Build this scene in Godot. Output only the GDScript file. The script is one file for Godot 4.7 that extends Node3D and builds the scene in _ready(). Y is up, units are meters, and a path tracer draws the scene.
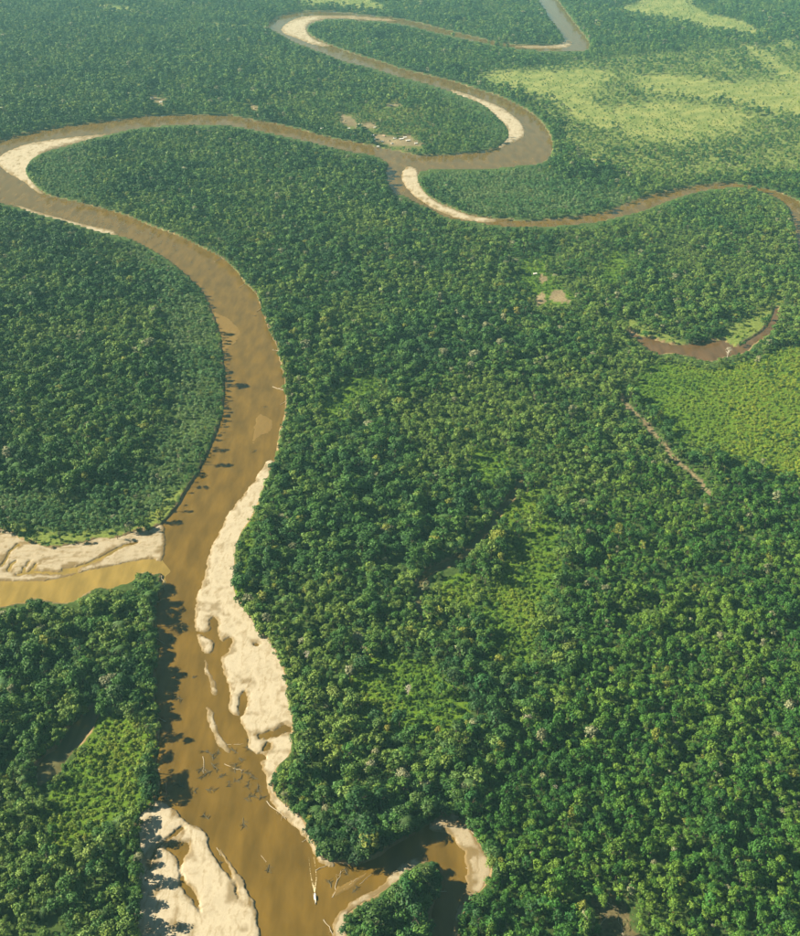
extends Node3D
# A river winding through flat rainforest, seen from the air. Units are metres, y is up, the river surface is y = 0.

const FOV := 50.0
const EYE := 900.0                    # height of the camera over the river
const MX := 200                       # the traced map reaches this far past the frame (photo pixels)
const MY := 150
const MW := 1200
const MH := 1220
const TREES_APART := 300

var focal := 468.0 / tan(deg_to_rad(FOV / 2.0))
var pitch := 0.0
var turned: Basis
var rng := RandomNumberGenerator.new()
var noise := FastNoiseLite.new()
var used := {}
var cover_bytes: PackedByteArray
var open_sum: PackedInt32Array
var sand_sum: PackedInt32Array
var cover: Image
var open_map: Image
var sand_map: Image
var M := {}

# ---------------------------------------------------------------- geometry of the view
func ground(px: float, py: float, level := 0.0) -> Vector3:
	var d: Vector3 = turned * Vector3((px - 400.0) / focal, (468.0 - py) / focal, -1.0)
	var t := (level - EYE) / d.y
	return Vector3(d.x * t, level, d.z * t)

func pixel(p: Vector3) -> Vector3:
	var v: Vector3 = (p - Vector3(0, EYE, 0)) * turned
	var t := maxf(-v.z, 1.0)
	return Vector3(400.0 + v.x / t * focal, 468.0 - v.y / t * focal, t)

func across(py: float) -> float:      # metres for one pixel, sideways on the ground
	return EYE / (cos(pitch) * maxf(py + 170.0, 6.0))

func along(py: float) -> float:       # metres for one pixel, in depth
	return (ground(400, py - 0.5) - ground(400, py + 0.5)).length()

# ---------------------------------------------------------------- the traced map
func smooth(p: PackedVector2Array, closed := true, n := 5) -> PackedVector2Array:
	var out := PackedVector2Array()
	var c := p.size()
	for i in (c if closed else c - 1):
		var a := p[(i - 1 + c) % c] if closed else p[maxi(i - 1, 0)]
		var b := p[i]
		var d := p[(i + 1) % c]
		var e := p[(i + 2) % c] if closed else p[mini(i + 2, c - 1)]
		for k in n:
			out.append(b.cubic_interpolate(d, a, e, float(k) / n))
	if not closed:
		out.append(p[c - 1])
	return out

func pts(flat: Array) -> PackedVector2Array:
	var out := PackedVector2Array()
	for i in range(0, flat.size(), 2):
		out.append(Vector2(flat[i], flat[i + 1]))
	return out

func zoomed(ox: float, oy: float, k: float, flat: Array) -> PackedVector2Array:
	var out := PackedVector2Array()
	for i in range(0, flat.size(), 2):
		out.append(Vector2(ox + flat[i] / k, oy + flat[i + 1] / k))
	return out

func fill(im: Image, p: PackedVector2Array, value: int) -> void:
	var c := Color(value / 255.0, 0, 0)
	var lo := 1e9
	var hi := -1e9
	for v in p:
		lo = minf(lo, v.y)
		hi = maxf(hi, v.y)
	var n := p.size()
	for row in range(maxi(int(floor(lo)) + MY, 0), mini(int(ceil(hi)) + MY + 1, MH)):
		var y := row - MY + 0.5
		var xs := PackedFloat32Array()
		for i in n:
			var a := p[i]
			var b := p[(i + 1) % n]
			if (a.y <= y) != (b.y <= y):
				xs.append(a.x + (y - a.y) / (b.y - a.y) * (b.x - a.x))
		xs.sort()
		for i in range(0, xs.size() - 1, 2):
			var x0 := clampi(roundi(xs[i]) + MX, 0, MW)
			var x1 := clampi(roundi(xs[i + 1]) + MX, 0, MW)
			if x1 > x0:
				im.fill_rect(Rect2i(x0, row, x1 - x0, 1), c)

func stroke(p: PackedVector2Array, wide: float) -> PackedVector2Array:
	var s := smooth(p, false, 4)
	var l := PackedVector2Array()
	var r := PackedVector2Array()
	for i in s.size():
		var d := (s[mini(i + 1, s.size() - 1)] - s[maxi(i - 1, 0)]).normalized().orthogonal() * wide * 0.5
		l.append(s[i] + d)
		r.append(s[i] - d)
	r.reverse()
	l.append_array(r)
	return l

func sums(im: Image) -> PackedInt32Array:
	var b := im.get_data()
	var out := PackedInt32Array()
	out.resize(MW * MH)
	for y in MH:
		var run := 0
		var k := y * MW
		for x in MW:
			if b[k]:
				run += 1
			out[k] = run + (out[k - MW] if y else 0)
			k += 1
	return out

func average(s: PackedInt32Array, px: float, py: float, rx: float, ry: float) -> float:
	var x0 := clampi(int(px + MX - rx + 0.5) - 1, 0, MW - 1)
	var x1 := clampi(int(px + MX + rx + 0.5), 0, MW - 1)
	var y0 := clampi(int(py + MY - ry + 0.5) - 1, 0, MH - 1)
	var y1 := clampi(int(py + MY + ry + 0.5), 0, MH - 1)
	if x1 <= x0 or y1 <= y0:
		return 0.0
	return float(s[y1 * MW + x1] - s[y0 * MW + x1] - s[y1 * MW + x0] + s[y0 * MW + x0]) / ((x1 - x0) * (y1 - y0))

func cover_at(px: float, py: float) -> int:
	var x := int(px + MX)
	var y := int(py + MY)
	if x < 0 or y < 0 or x >= MW or y >= MH:
		return 0
	return cover_bytes[y * MW + x]

# ---------------------------------------------------------------- making things
func numbered(called: String) -> String:
	var n: int = used.get(called, 0)
	used[called] = n + 1
	return called if n == 0 else "%s_%03d" % [called, n]

func tag(o: Node, label: String, category: String, group := "", kind := "") -> Node:
	o.set_meta("label", label)
	o.set_meta("category", category)
	if group:
		o.set_meta("group", group)
	if kind:
		o.set_meta("kind", kind)
	return o

func base(called: String, where := Vector3.ZERO, turn := 0.0) -> Node3D:
	var o := Node3D.new()
	o.name = numbered(called)
	add_child(o)
	o.position = where
	o.rotation.y = turn
	return o

func shape(called: String, m: Mesh, material: Material, parent: Node = null) -> MeshInstance3D:
	var o := MeshInstance3D.new()
	o.name = called if parent else numbered(called)
	o.mesh = m
	o.material_override = material
	(parent if parent else self).add_child(o, true)
	return o

func arrays(v: PackedVector3Array, n: PackedVector3Array, c: PackedColorArray, ix: PackedInt32Array, into: ArrayMesh = null) -> ArrayMesh:
	var a := []
	a.resize(Mesh.ARRAY_MAX)
	a[Mesh.ARRAY_VERTEX] = v
	if n.size():
		a[Mesh.ARRAY_NORMAL] = n
	if c.size():
		a[Mesh.ARRAY_COLOR] = c
	a[Mesh.ARRAY_INDEX] = ix
	var m := into if into else ArrayMesh.new()
	m.add_surface_from_arrays(Mesh.PRIMITIVE_TRIANGLES, a)
	return m

func texture(seed_: int, freq: float, dark: Color, light: Color, octaves := 5, size := 512, normal := false) -> NoiseTexture2D:
	var f := FastNoiseLite.new()
	f.seed = seed_
	f.noise_type = FastNoiseLite.TYPE_SIMPLEX_SMOOTH
	f.frequency = freq
	f.fractal_octaves = octaves
	var t := NoiseTexture2D.new()
	t.width = size
	t.height = size
	t.seamless = true
	t.noise = f
	if normal:
		t.as_normal_map = true
		t.bump_strength = 6.0
	else:
		var g := Gradient.new()
		g.set_color(0, dark)
		g.set_color(1, light)
		t.color_ramp = g
	return t

func mat(called: String, rough: float, color: Color, spec := 0.3) -> StandardMaterial3D:
	var m := StandardMaterial3D.new()
	m.resource_name = called
	m.roughness = rough
	m.metallic_specular = spec
	m.albedo_color = color.linear_to_srgb()
	return m

func triplanar(m: StandardMaterial3D, metres: float) -> StandardMaterial3D:
	m.uv1_triplanar = true
	m.uv1_world_triplanar = true
	m.uv1_scale = Vector3.ONE / metres
	return m

func tube(v: PackedVector3Array, n: PackedVector3Array, ix: PackedInt32Array, path: Array, radii: Array, sides := 6) -> void:
	for i in path.size():
		var fwd: Vector3 = (path[mini(i + 1, path.size() - 1)] - path[maxi(i - 1, 0)]).normalized()
		var u := fwd.cross(Vector3(0.31, 0.2, 0.93) if absf(fwd.z) < 0.8 else Vector3.UP).normalized()
		var w := fwd.cross(u)
		for k in sides:
			var d := u * cos(TAU * k / sides) + w * sin(TAU * k / sides)
			v.append(path[i] + d * radii[i])
			n.append(d)
		if i:
			var b := v.size() - 2 * sides
			for k in sides:
				var k2 := (k + 1) % sides
				ix.append_array([b + k, b + sides + k, b + k2, b + k2, b + sides + k, b + sides + k2])

# ---------------------------------------------------------------- trees
# A crown of radius about 1 whose centre is 2.3 up a trunk: leaf sprays spread over uneven lobes.
func crown_arrays(seed_: int, lobes: int, tall: float, spread: float, cards: int, size: float) -> ArrayMesh:
	var r := RandomNumberGenerator.new()
	r.seed = seed_
	var v := PackedVector3Array()
	var n := PackedVector3Array()
	var c := PackedColorArray()
	var ix := PackedInt32Array()
	for l in lobes + 5:
		var ang := TAU * (l * 0.382 + r.randf() * 0.12)
		var rad := spread * sqrt((l + 0.3) / lobes) * r.randf_range(0.8, 1.08)
		var middle := Vector3(cos(ang) * rad, 2.3 + tall * (0.85 - rad * rad * 1.15) * r.randf_range(0.65, 1.25), sin(ang) * rad)
		var lr := r.randf_range(0.22, 0.44)
		if l >= lobes:                            # the skirt of lower boughs
			rad = spread * r.randf_range(0.6, 0.9)
			middle = Vector3(cos(ang) * rad, r.randf_range(1.5, 2.0), sin(ang) * rad)
		var tone := r.randf_range(0.82, 1.2)
		var count := int(cards * lr * lr / 0.13)
		for k in count:
			var y := r.randf_range(-0.55, 1.0)
			var a := r.randf() * TAU
			var flat := sqrt(maxf(0.0, 1.0 - y * y))
			var d := Vector3(cos(a) * flat, y, sin(a) * flat)
			var p := middle + d * lr * r.randf_range(0.7, 1.12) * Vector3(1, 0.85, 1)
			var up := (d + Vector3(r.randfn(), r.randfn(), r.randfn()) * 0.42 + Vector3(0, 0.25, 0)).normalized()
			var u := up.cross(Vector3(r.randfn(), r.randfn(), r.randfn())).normalized()
			var w := up.cross(u)
			var s := size * r.randf_range(0.6, 1.35)
			var b := v.size()
			v.append_array([p - u * s, p - w * s * 0.55 + u * s * 0.1, p + u * s * 1.1 - up * s * 0.3, p + w * s * 0.6])
			var e := (up * 0.6 + d * 0.5).normalized()
			n.append_array([e, e, e, e])
			var t := tone * r.randf_range(0.72, 1.3)
			var q := Color(t * r.randf_range(0.85, 1.2), t, t * r.randf_range(0.8, 1.15))
			c.append_array([q, q, q, q])
			ix.append_array([b, b + 2, b + 1, b, b + 3, b + 2])
	return arrays(v, n, c, ix)

func palm_arrays(seed_: int) -> ArrayMesh:
	var r := RandomNumberGenerator.new()
	r.seed = seed_
	var v := PackedVector3Array()
	var n := PackedVector3Array()
	var c := PackedColorArray()
	var ix := PackedInt32Array()
	for k in 17:
		var a := TAU * (k * 0.382 + r.randf() * 0.05)
		var rise := r.randf_range(0.1, 0.75)
		var out := Vector3(cos(a), 0, sin(a))
		var side := Vector3(-sin(a), 0, cos(a))
		var long := r.randf_range(0.85, 1.15)
		for j in 9:
			var s := j / 8.0
			var p := Vector3(0, 2.7, 0) + out * s * long + Vector3.UP * (rise * s - (0.75 + rise * 0.5) * s * s)
			for m in [-1, 1]:
				var b := v.size()
				var w := 0.25 * (1.0 - s * 0.7)
				v.append_array([p, p + out * 0.1, p + side * m * w + out * 0.1 - Vector3.UP * w * 0.5])
				var e := (Vector3.UP + out * s).normalized()
				n.append_array([e, e, e])
				var t := r.randf_range(0.8, 1.25)
				c.append_array([Color(t, t, t), Color(t, t, t), Color(t, t, t)])
				ix.append_array([b, b + 1, b + 2] if m > 0 else [b, b + 2, b + 1])
	return arrays(v, n, c, ix)

func trunk_arrays(seed_: int, bare := false, palm := false) -> ArrayMesh:
	var r := RandomNumberGenerator.new()
	r.seed = seed_
	var v := PackedVector3Array()
	var n := PackedVector3Array()
	var ix := PackedInt32Array()
	var lean := Vector3(r.randf_range(-0.12, 0.12), 0, r.randf_range(-0.12, 0.12))
	if palm:
		tube(v, n, ix, [Vector3.ZERO, Vector3(0, 1.3, 0) + lean, Vector3(0, 2.7, 0)], [0.07, 0.05, 0.045], 6)
		return arrays(v, n, PackedColorArray(), ix)
	var top := Vector3(0, 2.0, 0) + lean
	tube(v, n, ix, [Vector3(0, -0.1, 0), Vector3(0, 0.15, 0), Vector3(0, 1.0, 0) + lean * 0.5, top], [0.13, 0.085, 0.065, 0.05], 7)
	for k in (9 if bare else 5):
		var a := TAU * (k * 0.382) + r.randf()
		var from := top.lerp(lean * 0.7 + Vector3(0, 1.45, 0), r.randf())
		var e := from + Vector3(cos(a) * r.randf_range(0.4, 0.85), r.randf_range(0.25, 0.95), sin(a) * r.randf_range(0.4, 0.85))
		var mid := from.lerp(e, 0.55) + Vector3(0, 0.08, 0)
		tube(v, n, ix, [from, mid, e], [0.045, 0.032, 0.014], 5)
		if bare:
			for j in 4:
				var b := from.lerp(e, r.randf_range(0.45, 0.95))
				tube(v, n, ix, [b, b + Vector3(r.randf_range(-0.3, 0.3), r.randf_range(0.05, 0.35), r.randf_range(-0.3, 0.3))], [0.022, 0.008], 4)
	return arrays(v, n, PackedColorArray(), ix)

func whole(crown: ArrayMesh, trunk: ArrayMesh, leaf: Material, bark: Material) -> ArrayMesh:
	var m := ArrayMesh.new()
	m.add_surface_from_arrays(Mesh.PRIMITIVE_TRIANGLES, crown.surface_get_arrays(0))
	m.surface_set_material(0, leaf)
	if trunk:
		m.add_surface_from_arrays(Mesh.PRIMITIVE_TRIANGLES, trunk.surface_get_arrays(0))
		m.surface_set_material(1, bark)
	return m

func scatter(called: String, meshes: Array, buffers: Array, parent: Node) -> void:
	for i in meshes.size():
		var b: PackedFloat32Array = buffers[i]
		if b.is_empty():
			continue
		var mm := MultiMesh.new()
		mm.transform_format = MultiMesh.TRANSFORM_3D
		mm.use_colors = true
		mm.mesh = meshes[i]
		mm.instance_count = b.size() / 16
		mm.buffer = b
		var o := MultiMeshInstance3D.new()
		o.name = called
		o.multimesh = mm
		parent.add_child(o, true)

func put(b: PackedFloat32Array, at: Vector3, turn: float, wide: float, high: float, c: Color, longer := 1.0) -> void:
	var cs := cos(turn) * wide
	var sn := sin(turn) * wide
	b.append_array([cs * longer, 0.0, sn / longer, at.x, 0.0, high, 0.0, at.y, -sn * longer, 0.0, cs / longer, at.z, c.r, c.g, c.b, 1.0])

# ---------------------------------------------------------------- outlines, traced in photo pixels and laid on the ground
func river_outline() -> PackedVector2Array:
	return pts([141,1060, 140,936, 141,877, 142,842, 140,822, 150,810, 156,804, 160,787, 157,764, 160,727, 155,702, 155,680, 159,643, 156,618, 159,593, 164,575,
		160,574, 150,574, 150,560, 160,545, 162,527, 172,515, 180,505, 185,495, 200,472, 212,446, 221,421, 225,396, 225,371, 222,346, 219,329, 212,311, 207,299, 201,289, 185,274, 170,261, 150,249, 130,239, 110,234, 100,232, 80,226, 60,220, 37,214, 20,208, 7,205, -10,200, -28,193,
		-42,180, -45,165, -30,150, 0,140, 15,136, 37,131, 62,127, 100,122, 125,119, 150,116, 175,115.5, 200,115.5, 230,116, 250,120, 275,124, 300,130, 325,137, 350,142, 375,147, 400,152, 425,156, 462,154, 487,151, 500,147, 510,137, 507,127, 500,120, 487,107, 475,101, 457,94, 437,87, 420,82, 400,77,
		375,69, 350,63, 337,59, 325,54, 307,47, 292,41, 282,35, 272,30, 269,25, 275,19, 290,14, 310,12, 330,12, 362,15, 400,19.5, 425,25, 450,31.5, 475,37.5, 500,43.5, 520,45, 550,45.5, 565,42.5, 562,35, 557,27, 550,19, 545,10, 540,2, 536,-5, 520,-22, 490,-34,
		500,-40, 540,-28, 552,-8, 563,8, 572,20, 582,33, 590,44, 588,50, 575,51.5, 555,51.5, 530,50, 512,48, 500,46, 475,41.5, 450,36, 425,30, 400,24, 375,21.5, 340,20, 320,21, 308,27, 310,35, 320,41, 332,46, 350,53, 370,59, 390,65, 400,69, 425,75, 450,81, 475,89, 500,97, 517,105, 535,116, 545,127, 551,137, 553,147, 550,157, 540,164, 520,166, 495,169, 462,170, 437,170, 421,172, 418,180, 422,190, 432,199, 450,208, 470,215, 495,219, 525,221, 550,220, 575,217, 600,214, 625,205, 650,196, 675,190, 700,186, 725,184, 750,186, 775,192, 795,200, 815,215, 838,245, 860,290, 1000,380,
		1000,420, 830,300, 806,262, 796,236, 791,211, 780,200, 760,191, 740,188, 720,189, 700,192, 682,197, 662,204, 645,211, 625,216, 600,222, 575,225, 550,227, 525,227, 495,226, 475,222, 457,220, 445,217, 432,210, 415,202, 405,196, 397,195, 389,185, 386,172, 389,165, 375,156, 350,152, 325,146, 300,140, 282,136, 262,132, 237,127, 215,125, 200,125, 175,125.5, 150,127.5, 130,130, 110,135, 85,141, 65,147, 47,152, 32,160, 26,170, 28,178, 35,186, 47,195, 62,199, 87,205, 110,211, 130,217, 150,226, 170,233, 185,239, 200,247, 220,257, 237,271, 245,283, 257,295, 262,309, 267,324, 272,336, 277,346, 281,364, 285,381, 286,404, 284,419, 280,431, 277,451, 272,468, 265,483, 257,505, 250,520, 240,535, 235,553, 234,573, 233,590, 242,608, 252,622, 258,633, 267,640, 275,653, 282,668, 286,685, 288,702, 291,715, 292,732, 291,747, 287,759, 277,767, 272,782, 273,794, 285,807, 300,819, 307,834, 315,849, 325,861, 340,864, 355,866, 365,863, 380,857, 390,849, 400,843, 415,835, 425,827, 440,819, 452,816, 465,822, 471,832, 477,844, 487,857, 491,867, 487,882, 480,892, 470,902, 462,914, 459,936, 458,1060])

func sand_outlines() -> Array:        # name, label, outline, height, how wet (0 dry .. 1)
	return [
		["sand_bar", "broad pale sand bar hugging the wooded bank beside the channel full of snags", pts([268,462, 262,470, 250,488, 237,503, 227,518, 219,533, 212,548, 207,563, 204,578, 199,591, 196,605, 195,620, 196,633, 199,645, 203,653, 210,654, 216,650, 219,640, 222,655, 221,667, 227,680, 231,693, 228,704, 231,714, 238,717, 241,723, 247,734, 249,747, 260,757, 262,769, 267,782, 268,794, 274,806, 285,819, 297,829, 307,842, 315,854, 325,866, 336,868, 330,855, 318,835, 306,815, 290,800, 280,785, 285,770, 297,760, 300,735, 296,705, 292,680, 284,655, 270,635, 255,612, 240,590, 240,560, 250,530, 262,505, 272,480, 276,462]), 1.3, 0.0],
		["sand_bar", "rounded pale sand bar with dark wet gullies against the dark forest, where the river bends", pts([135,1060, 134,936, 134,870, 136,815, 150,803, 164,802, 172,808, 185,820, 200,828, 215,841, 227,854, 237,869, 247,887, 255,904, 260,924, 263,945, 266,1060]), 1.5, 0.0],
		["sand_bar", "cracked tan sand bar where the yellow tributary meets the brown river", pts([-150,520, 0,528, 17,534, 50,543, 87,538, 125,531, 150,526, 163,524, 165,535, 165.5,546, 163,563, 155,560, 135,562, 112,567, 87,572, 62,579, 37,582, 0,582, -150,585]), 1.3, 0.25],
		["sand_bar", "narrow white sand spit lying alone in the channel among the snags", pts([207,706, 212,708, 216,718, 220,732, 227,743, 231,752, 226,755, 218,744, 211,730, 206,717]), 0.7, 0.0],
		["sand_bar", "thin broken sand spit beside the inlet of the broad pale bar", pts([203,657, 207,660, 212,672, 218,686, 220,694, 215,698, 211,688, 206,673]), 0.55, 0.1],
		["sand_bar", "white sand bar curving round the tip of the forested peninsula at the sharp bend", pts([-4,162, 2,156, 10,151, 30,144, 62,139, 95,135.5, 112,134, 100,138, 75,144, 52,150, 38,158, 31,168, 33,180, 42,192, 52,197, 40,194, 22,181, 8,173]), 1.6, 0.0],
		["sand_bar", "white sand bar on the inside of the wide bend below the village peninsula", pts([452,90, 475,97, 500,107, 515,117, 524,127, 525,136, 518,141, 508,145, 498,150, 500,146, 508,137, 506,127, 499,120, 486,108, 474,102, 455,95]), 1.8, 0.0],
		["sand_bar", "long white sand bar sweeping round the low green spit between two reaches", pts([403,173, 406,168, 412,167, 418,171, 420,180, 424,190, 434,200, 452,209, 472,216, 497,220, 494,223, 470,221.5, 450,216, 432,208, 417,198, 407,188, 402,179]), 1.6, 0.0],
		["sand_bar", "pale sand bar filling the distant hairpin bend of the river", pts([282,32, 286,25, 298,18.5, 318,16, 350,16, 400,20.5, 400,22.5, 350,19.5, 322,20, 308,26, 309,34, 318,41, 334,47, 318,46, 300,40]), 2.0, 0.0],
		["sand_bar", "pale sand edge inside the farthest river bend", pts([470,39, 505,45.5, 540,46, 560,44.5, 568,41, 573,44.5, 566,48, 545,49, 515,47.5]), 2.0, 0.0],
		["sand_bar", "pale sand strip along the bank of the round forested island", pts([16,205, 38,212, 60,218, 82,224, 100,228, 114,231, 120,237, 140,245, 165,259, 190,279, 203,293, 195,289, 170,266, 145,252, 118,241, 98,236, 60,225, 30,216]), 1.3, 0.1],
		["sand_shoal", "wet brown shoal awash beside the shaded bank of the round island", pts([213,309, 222,315, 231,319, 238,326, 242,335, 238,342, 230,350, 224,360, 218,345]), 0.2, 1.0],
		["sand_shoal", "small pale shoal awash in mid river opposite the fallen branches", pts([250,448, 252,434, 256,418, 261,411, 267,416, 274,421, 275,429, 268,436, 261,437, 256,446, 253,456]), 0.22, 0.7],
		["sand_bar", "tan sand beach strewn with dead branches on the outer curve of the creek", pts([430,829, 438,820, 450,812, 468,817, 478,840, 491,857, 495,868, 490,884, 478,900, 468,915, 466,1060, 448,1060, 451,936, 457,915, 461,897, 465,880, 465,862, 461,849, 455,839, 446,834]), 1.1, 0.35],
		["sand_bar", "narrow sandy rim round the wooded islet at the creek mouth", pts([334,1060, 334,936, 335,920, 344,909, 360,898, 380,886, 399,869, 408,861, 420,855, 428,858, 424,868, 402,882, 380,897, 362,906, 350,915, 352,936, 352,1060]), 0.9, 0.25],
		["sand_shoal", "small sand shoal with a stranded tree at the creek mouth", pts([331,896, 340,887, 352,880, 364,872, 368,874, 358,884, 344,894, 335,899]), 0.4, 0.4],
	]

func sand_cuts() -> Array:            # inlets and gullies that break the bars, as outlines
	var out := []
	for z in [[175,285, 195,290, 215,350, 225,420, 240,480, 260,490, 290,455, 318,450, 320,490, 295,560, 270,600, 240,610, 190,600, 195,530, 190,480, 110,440, 50,420, 45,405, 110,410, 160,400, 165,340],
			[420,870, 440,870, 445,960, 430,960], [485,495, 520,500, 545,525, 530,530, 500,515]]:
		out.append(smooth(zoomed(190, 580, 7.8, z)))
	for z in [[380,30, 410,20, 420,80, 410,150, 380,200, 360,210, 375,120], [495,335, 520,318, 560,322, 585,300, 610,312, 640,288, 660,262, 690,250, 700,275, 730,268, 745,300, 700,315, 660,322, 640,345, 600,338, 565,362, 530,350, 512,370], [560,385, 590,380, 585,420, 560,450, 530,455, 545,420], [440,440, 500,470, 540,480, 560,500, 520,520, 480,500]]:
		out.append(smooth(zoomed(190, 690, 7.27, z)))
	for z in [[40,520, 45,420, 60,360, 110,290, 180,230, 260,165, 275,190, 190,240, 120,300, 75,370, 60,430, 52,520], [240,380, 262,370, 268,450, 300,520, 330,560, 380,660, 400,710, 380,690, 310,600, 260,540, 255,450],
			[430,250, 470,260, 510,340, 560,420, 575,520, 550,470, 500,400, 455,330], [570,520, 590,530, 612,635, 600,620], [160,300, 200,270, 300,270, 285,330, 250,370, 200,330]]:
		out.append(smooth(zoomed(140, 800, 6.154, z)))
	for z in [[0,400, 20,380, 40,345, 80,305], [250,410, 300,405, 370,380, 440,345, 500,315, 560,300], [60,430, 160,420, 240,425, 320,412], [90,430, 130,370], [30,420, 70,370], [130,415, 150,385]]:
		out.append(stroke(zoomed(0, 468, 4.0, z), 2.2))
	return out

func map() -> void:
	cover = Image.create_empty(MW, MH, false, Image.FORMAT_R8)
	open_map = Image.create_empty(MW, MH, false, Image.FORMAT_R8)
	sand_map = Image.create_empty(MW, MH, false, Image.FORMAT_R8)
	# 5 young even-aged wood, 6 low second growth, 2 green scrub, 3 pale far meadow, 7 marsh grass, 8 scattered trees, 4 bare earth, 1 open river
	fill(cover, smooth(pts([490,75, 600,58, 700,50, 900,40, 1000,60, 1000,190, 860,178, 760,172, 690,178, 600,165, 566,150, 552,118, 520,98])), 9)
	fill(cover, smooth(pts([600,218, 660,205, 700,194, 760,193, 792,214, 806,262, 1000,420, 1000,340, 800,350, 740,364, 660,366, 640,372, 632,392, 600,380, 560,330, 520,310, 530,270, 560,240])), 11)
	fill(cover, smooth(pts([290,112, 330,85, 380,72, 420,84, 475,103, 505,128, 505,146, 470,152, 400,150, 340,138])), 11)
	fill(cover, smooth(pts([400,410, 440,380, 520,400, 600,410, 640,440, 690,470, 600,495, 520,470, 470,500, 420,520, 400,470])), 11)
	fill(cover, smooth(pts([128,238, 150,248, 175,264, 205,295, 221,335, 226,380, 222,425, 205,465, 185,500, 160,530, 100,546, 50,552, -20,545, -20,490, 60,500, 120,480, 155,440, 168,390, 165,330, 140,280])), 5)
	fill(cover, smooth(pts([-20,524, 0,525, 30,530, 60,533, 100,531, 130,526, 158,513, 184,486, 192,490, 167,527, 142,536, 105,544, 70,551, 45,553, 15,544, -20,538])), 7)
	fill(cover, smooth(pts([28,172, 32,158, 60,146, 85,142, 95,160, 100,200, 80,206, 45,196])), 5)
	fill(cover, smooth(pts([418,175, 450,169, 520,167, 600,190, 640,198, 600,214, 540,221, 480,218, 440,206])), 5)
	fill(cover, smooth(pts([400,77, 440,86, 475,100, 500,118, 511,135, 500,148, 470,153, 480,130, 450,104, 410,92])), 5)
	fill(cover, smooth(pts([1050,470, 800,480, 740,475, 690,470, 640,470, 600,500, 570,560, 580,640, 560,690, 520,740, 470,790, 480,830, 500,870, 470,930, 460,1080, 1050,1080])), 6)
	for p in [[1050,335, 800,347, 770,352, 740,364, 715,370, 690,367, 662,363, 640,372, 630,390, 640,405, 655,425, 680,445, 700,458, 740,468, 800,478, 1050,480], [346,692, 362,668, 385,652, 404,660, 436,662, 454,688, 470,714, 454,740, 420,748, 388,738, 360,718]]:
		fill(cover, smooth(pts(p)), 2)
	fill(cover, smooth(zoomed(400, 468, 4, [440,290, 500,250, 560,205, 620,230, 640,300, 620,380, 640,450, 560,560, 560,640, 540,720, 560,800, 480,860, 420,840, 370,780, 350,700, 300,640, 330,560, 350,480, 400,440, 410,350, 430,320])), 2)
	fill(cover, smooth(zoomed(200, 234, 4, [470,700, 550,600, 640,555, 700,575, 715,630, 660,680, 610,710, 565,745, 490,745])), 2)
	fill(cover, smooth(pts([470,452, 490,448, 512,452, 504,484, 476,486])), 2)
	fill(cover, smooth(pts([500,505, 520,488, 540,490, 548,505, 530,520, 508,532, 496,528])), 2)
	fill(cover, smooth(pts([440,585, 470,575, 478,590, 470,612, 446,612])), 2)
	fill(cover, smooth(zoomed(0, 702, 4, [390,40, 450,70, 600,100, 600,250, 560,330, 590,400, 555,470, 450,490, 380,540, 300,590, 230,580, 190,520, 180,420, 230,340, 260,250, 330,170])), 2)
	fill(cover, smooth(pts([604,262, 616,250, 628,262, 622,280, 608,290, 600,282])), 2)
	fill(cover, smooth(pts([530,258, 540,252, 552,258, 548,270, 560,285, 575,300, 560,308, 535,306, 525,290, 515,280])), 2)
	fill(cover, smooth(pts([235,640, 240,625, 236,590, 240,560, 246,535, 254,520, 258,530, 248,560, 247,600, 252,625])), 2)
	for z in [[130,310, 220,300, 400,310, 520,335, 700,330, 760,310, 900,290, 1400,300, 1400,470, 800,460, 720,462, 600,432, 480,405, 380,395, 240,385, 150,360], [60,430, 200,410, 400,420, 560,440, 600,470, 560,510, 480,540, 330,570, 200,570, 100,550, 60,500],
			[60,40, 140,10, 200,-40, 320,-40, 420,50, 560,80, 640,130, 590,152, 480,130, 330,100, 200,75], [540,165, 640,200, 700,250, 790,300, 720,320, 650,260, 580,210], [690,170, 760,160, 790,175, 740,195]]:
		fill(cover, smooth(zoomed(600, 0, 4, z)), 3)
	for z in [[320,300, 420,280, 560,290, 740,280, 850,300, 800,340, 740,390, 820,440, 860,500, 800,530, 720,490, 640,440, 600,400, 520,380, 440,360, 360,340]]:
		fill(cover, smooth(zoomed(400, 0, 4, z)), 3)
	for z in [[330,-20, 560,-20, 700,5, 760,40, 660,48, 540,35, 420,25], [-20,100, 120,98, 260,108, 262,126, 180,120, 60,116]]:
		fill(cover, smooth(zoomed(200, 0, 4, z)), 3)
	fill(cover, smooth(zoomed(0, 0, 4, [360,20, 460,22, 550,45, 500,56, 420,42])), 3)
	fill(cover, smooth(zoomed(600, 234, 4, [75,325, 95,330, 200,388, 300,418, 360,440, 430,425, 480,410, 520,370, 600,330, 680,280, 700,220, 735,230, 720,340, 640,410, 560,460, 400,480, 200,450, 100,395])), 7)
	fill(cover, smooth(pts([332,112, 352,112, 372,104, 395,100, 430,112, 432,142, 425,152, 395,150, 368,144, 345,136])), 8)
	fill(cover, smooth(pts([146,94, 172,98, 176,106, 150,106])), 8)
	fill(cover, smooth(pts([244,104, 275,104, 280,114, 248,114])), 8)
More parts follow.
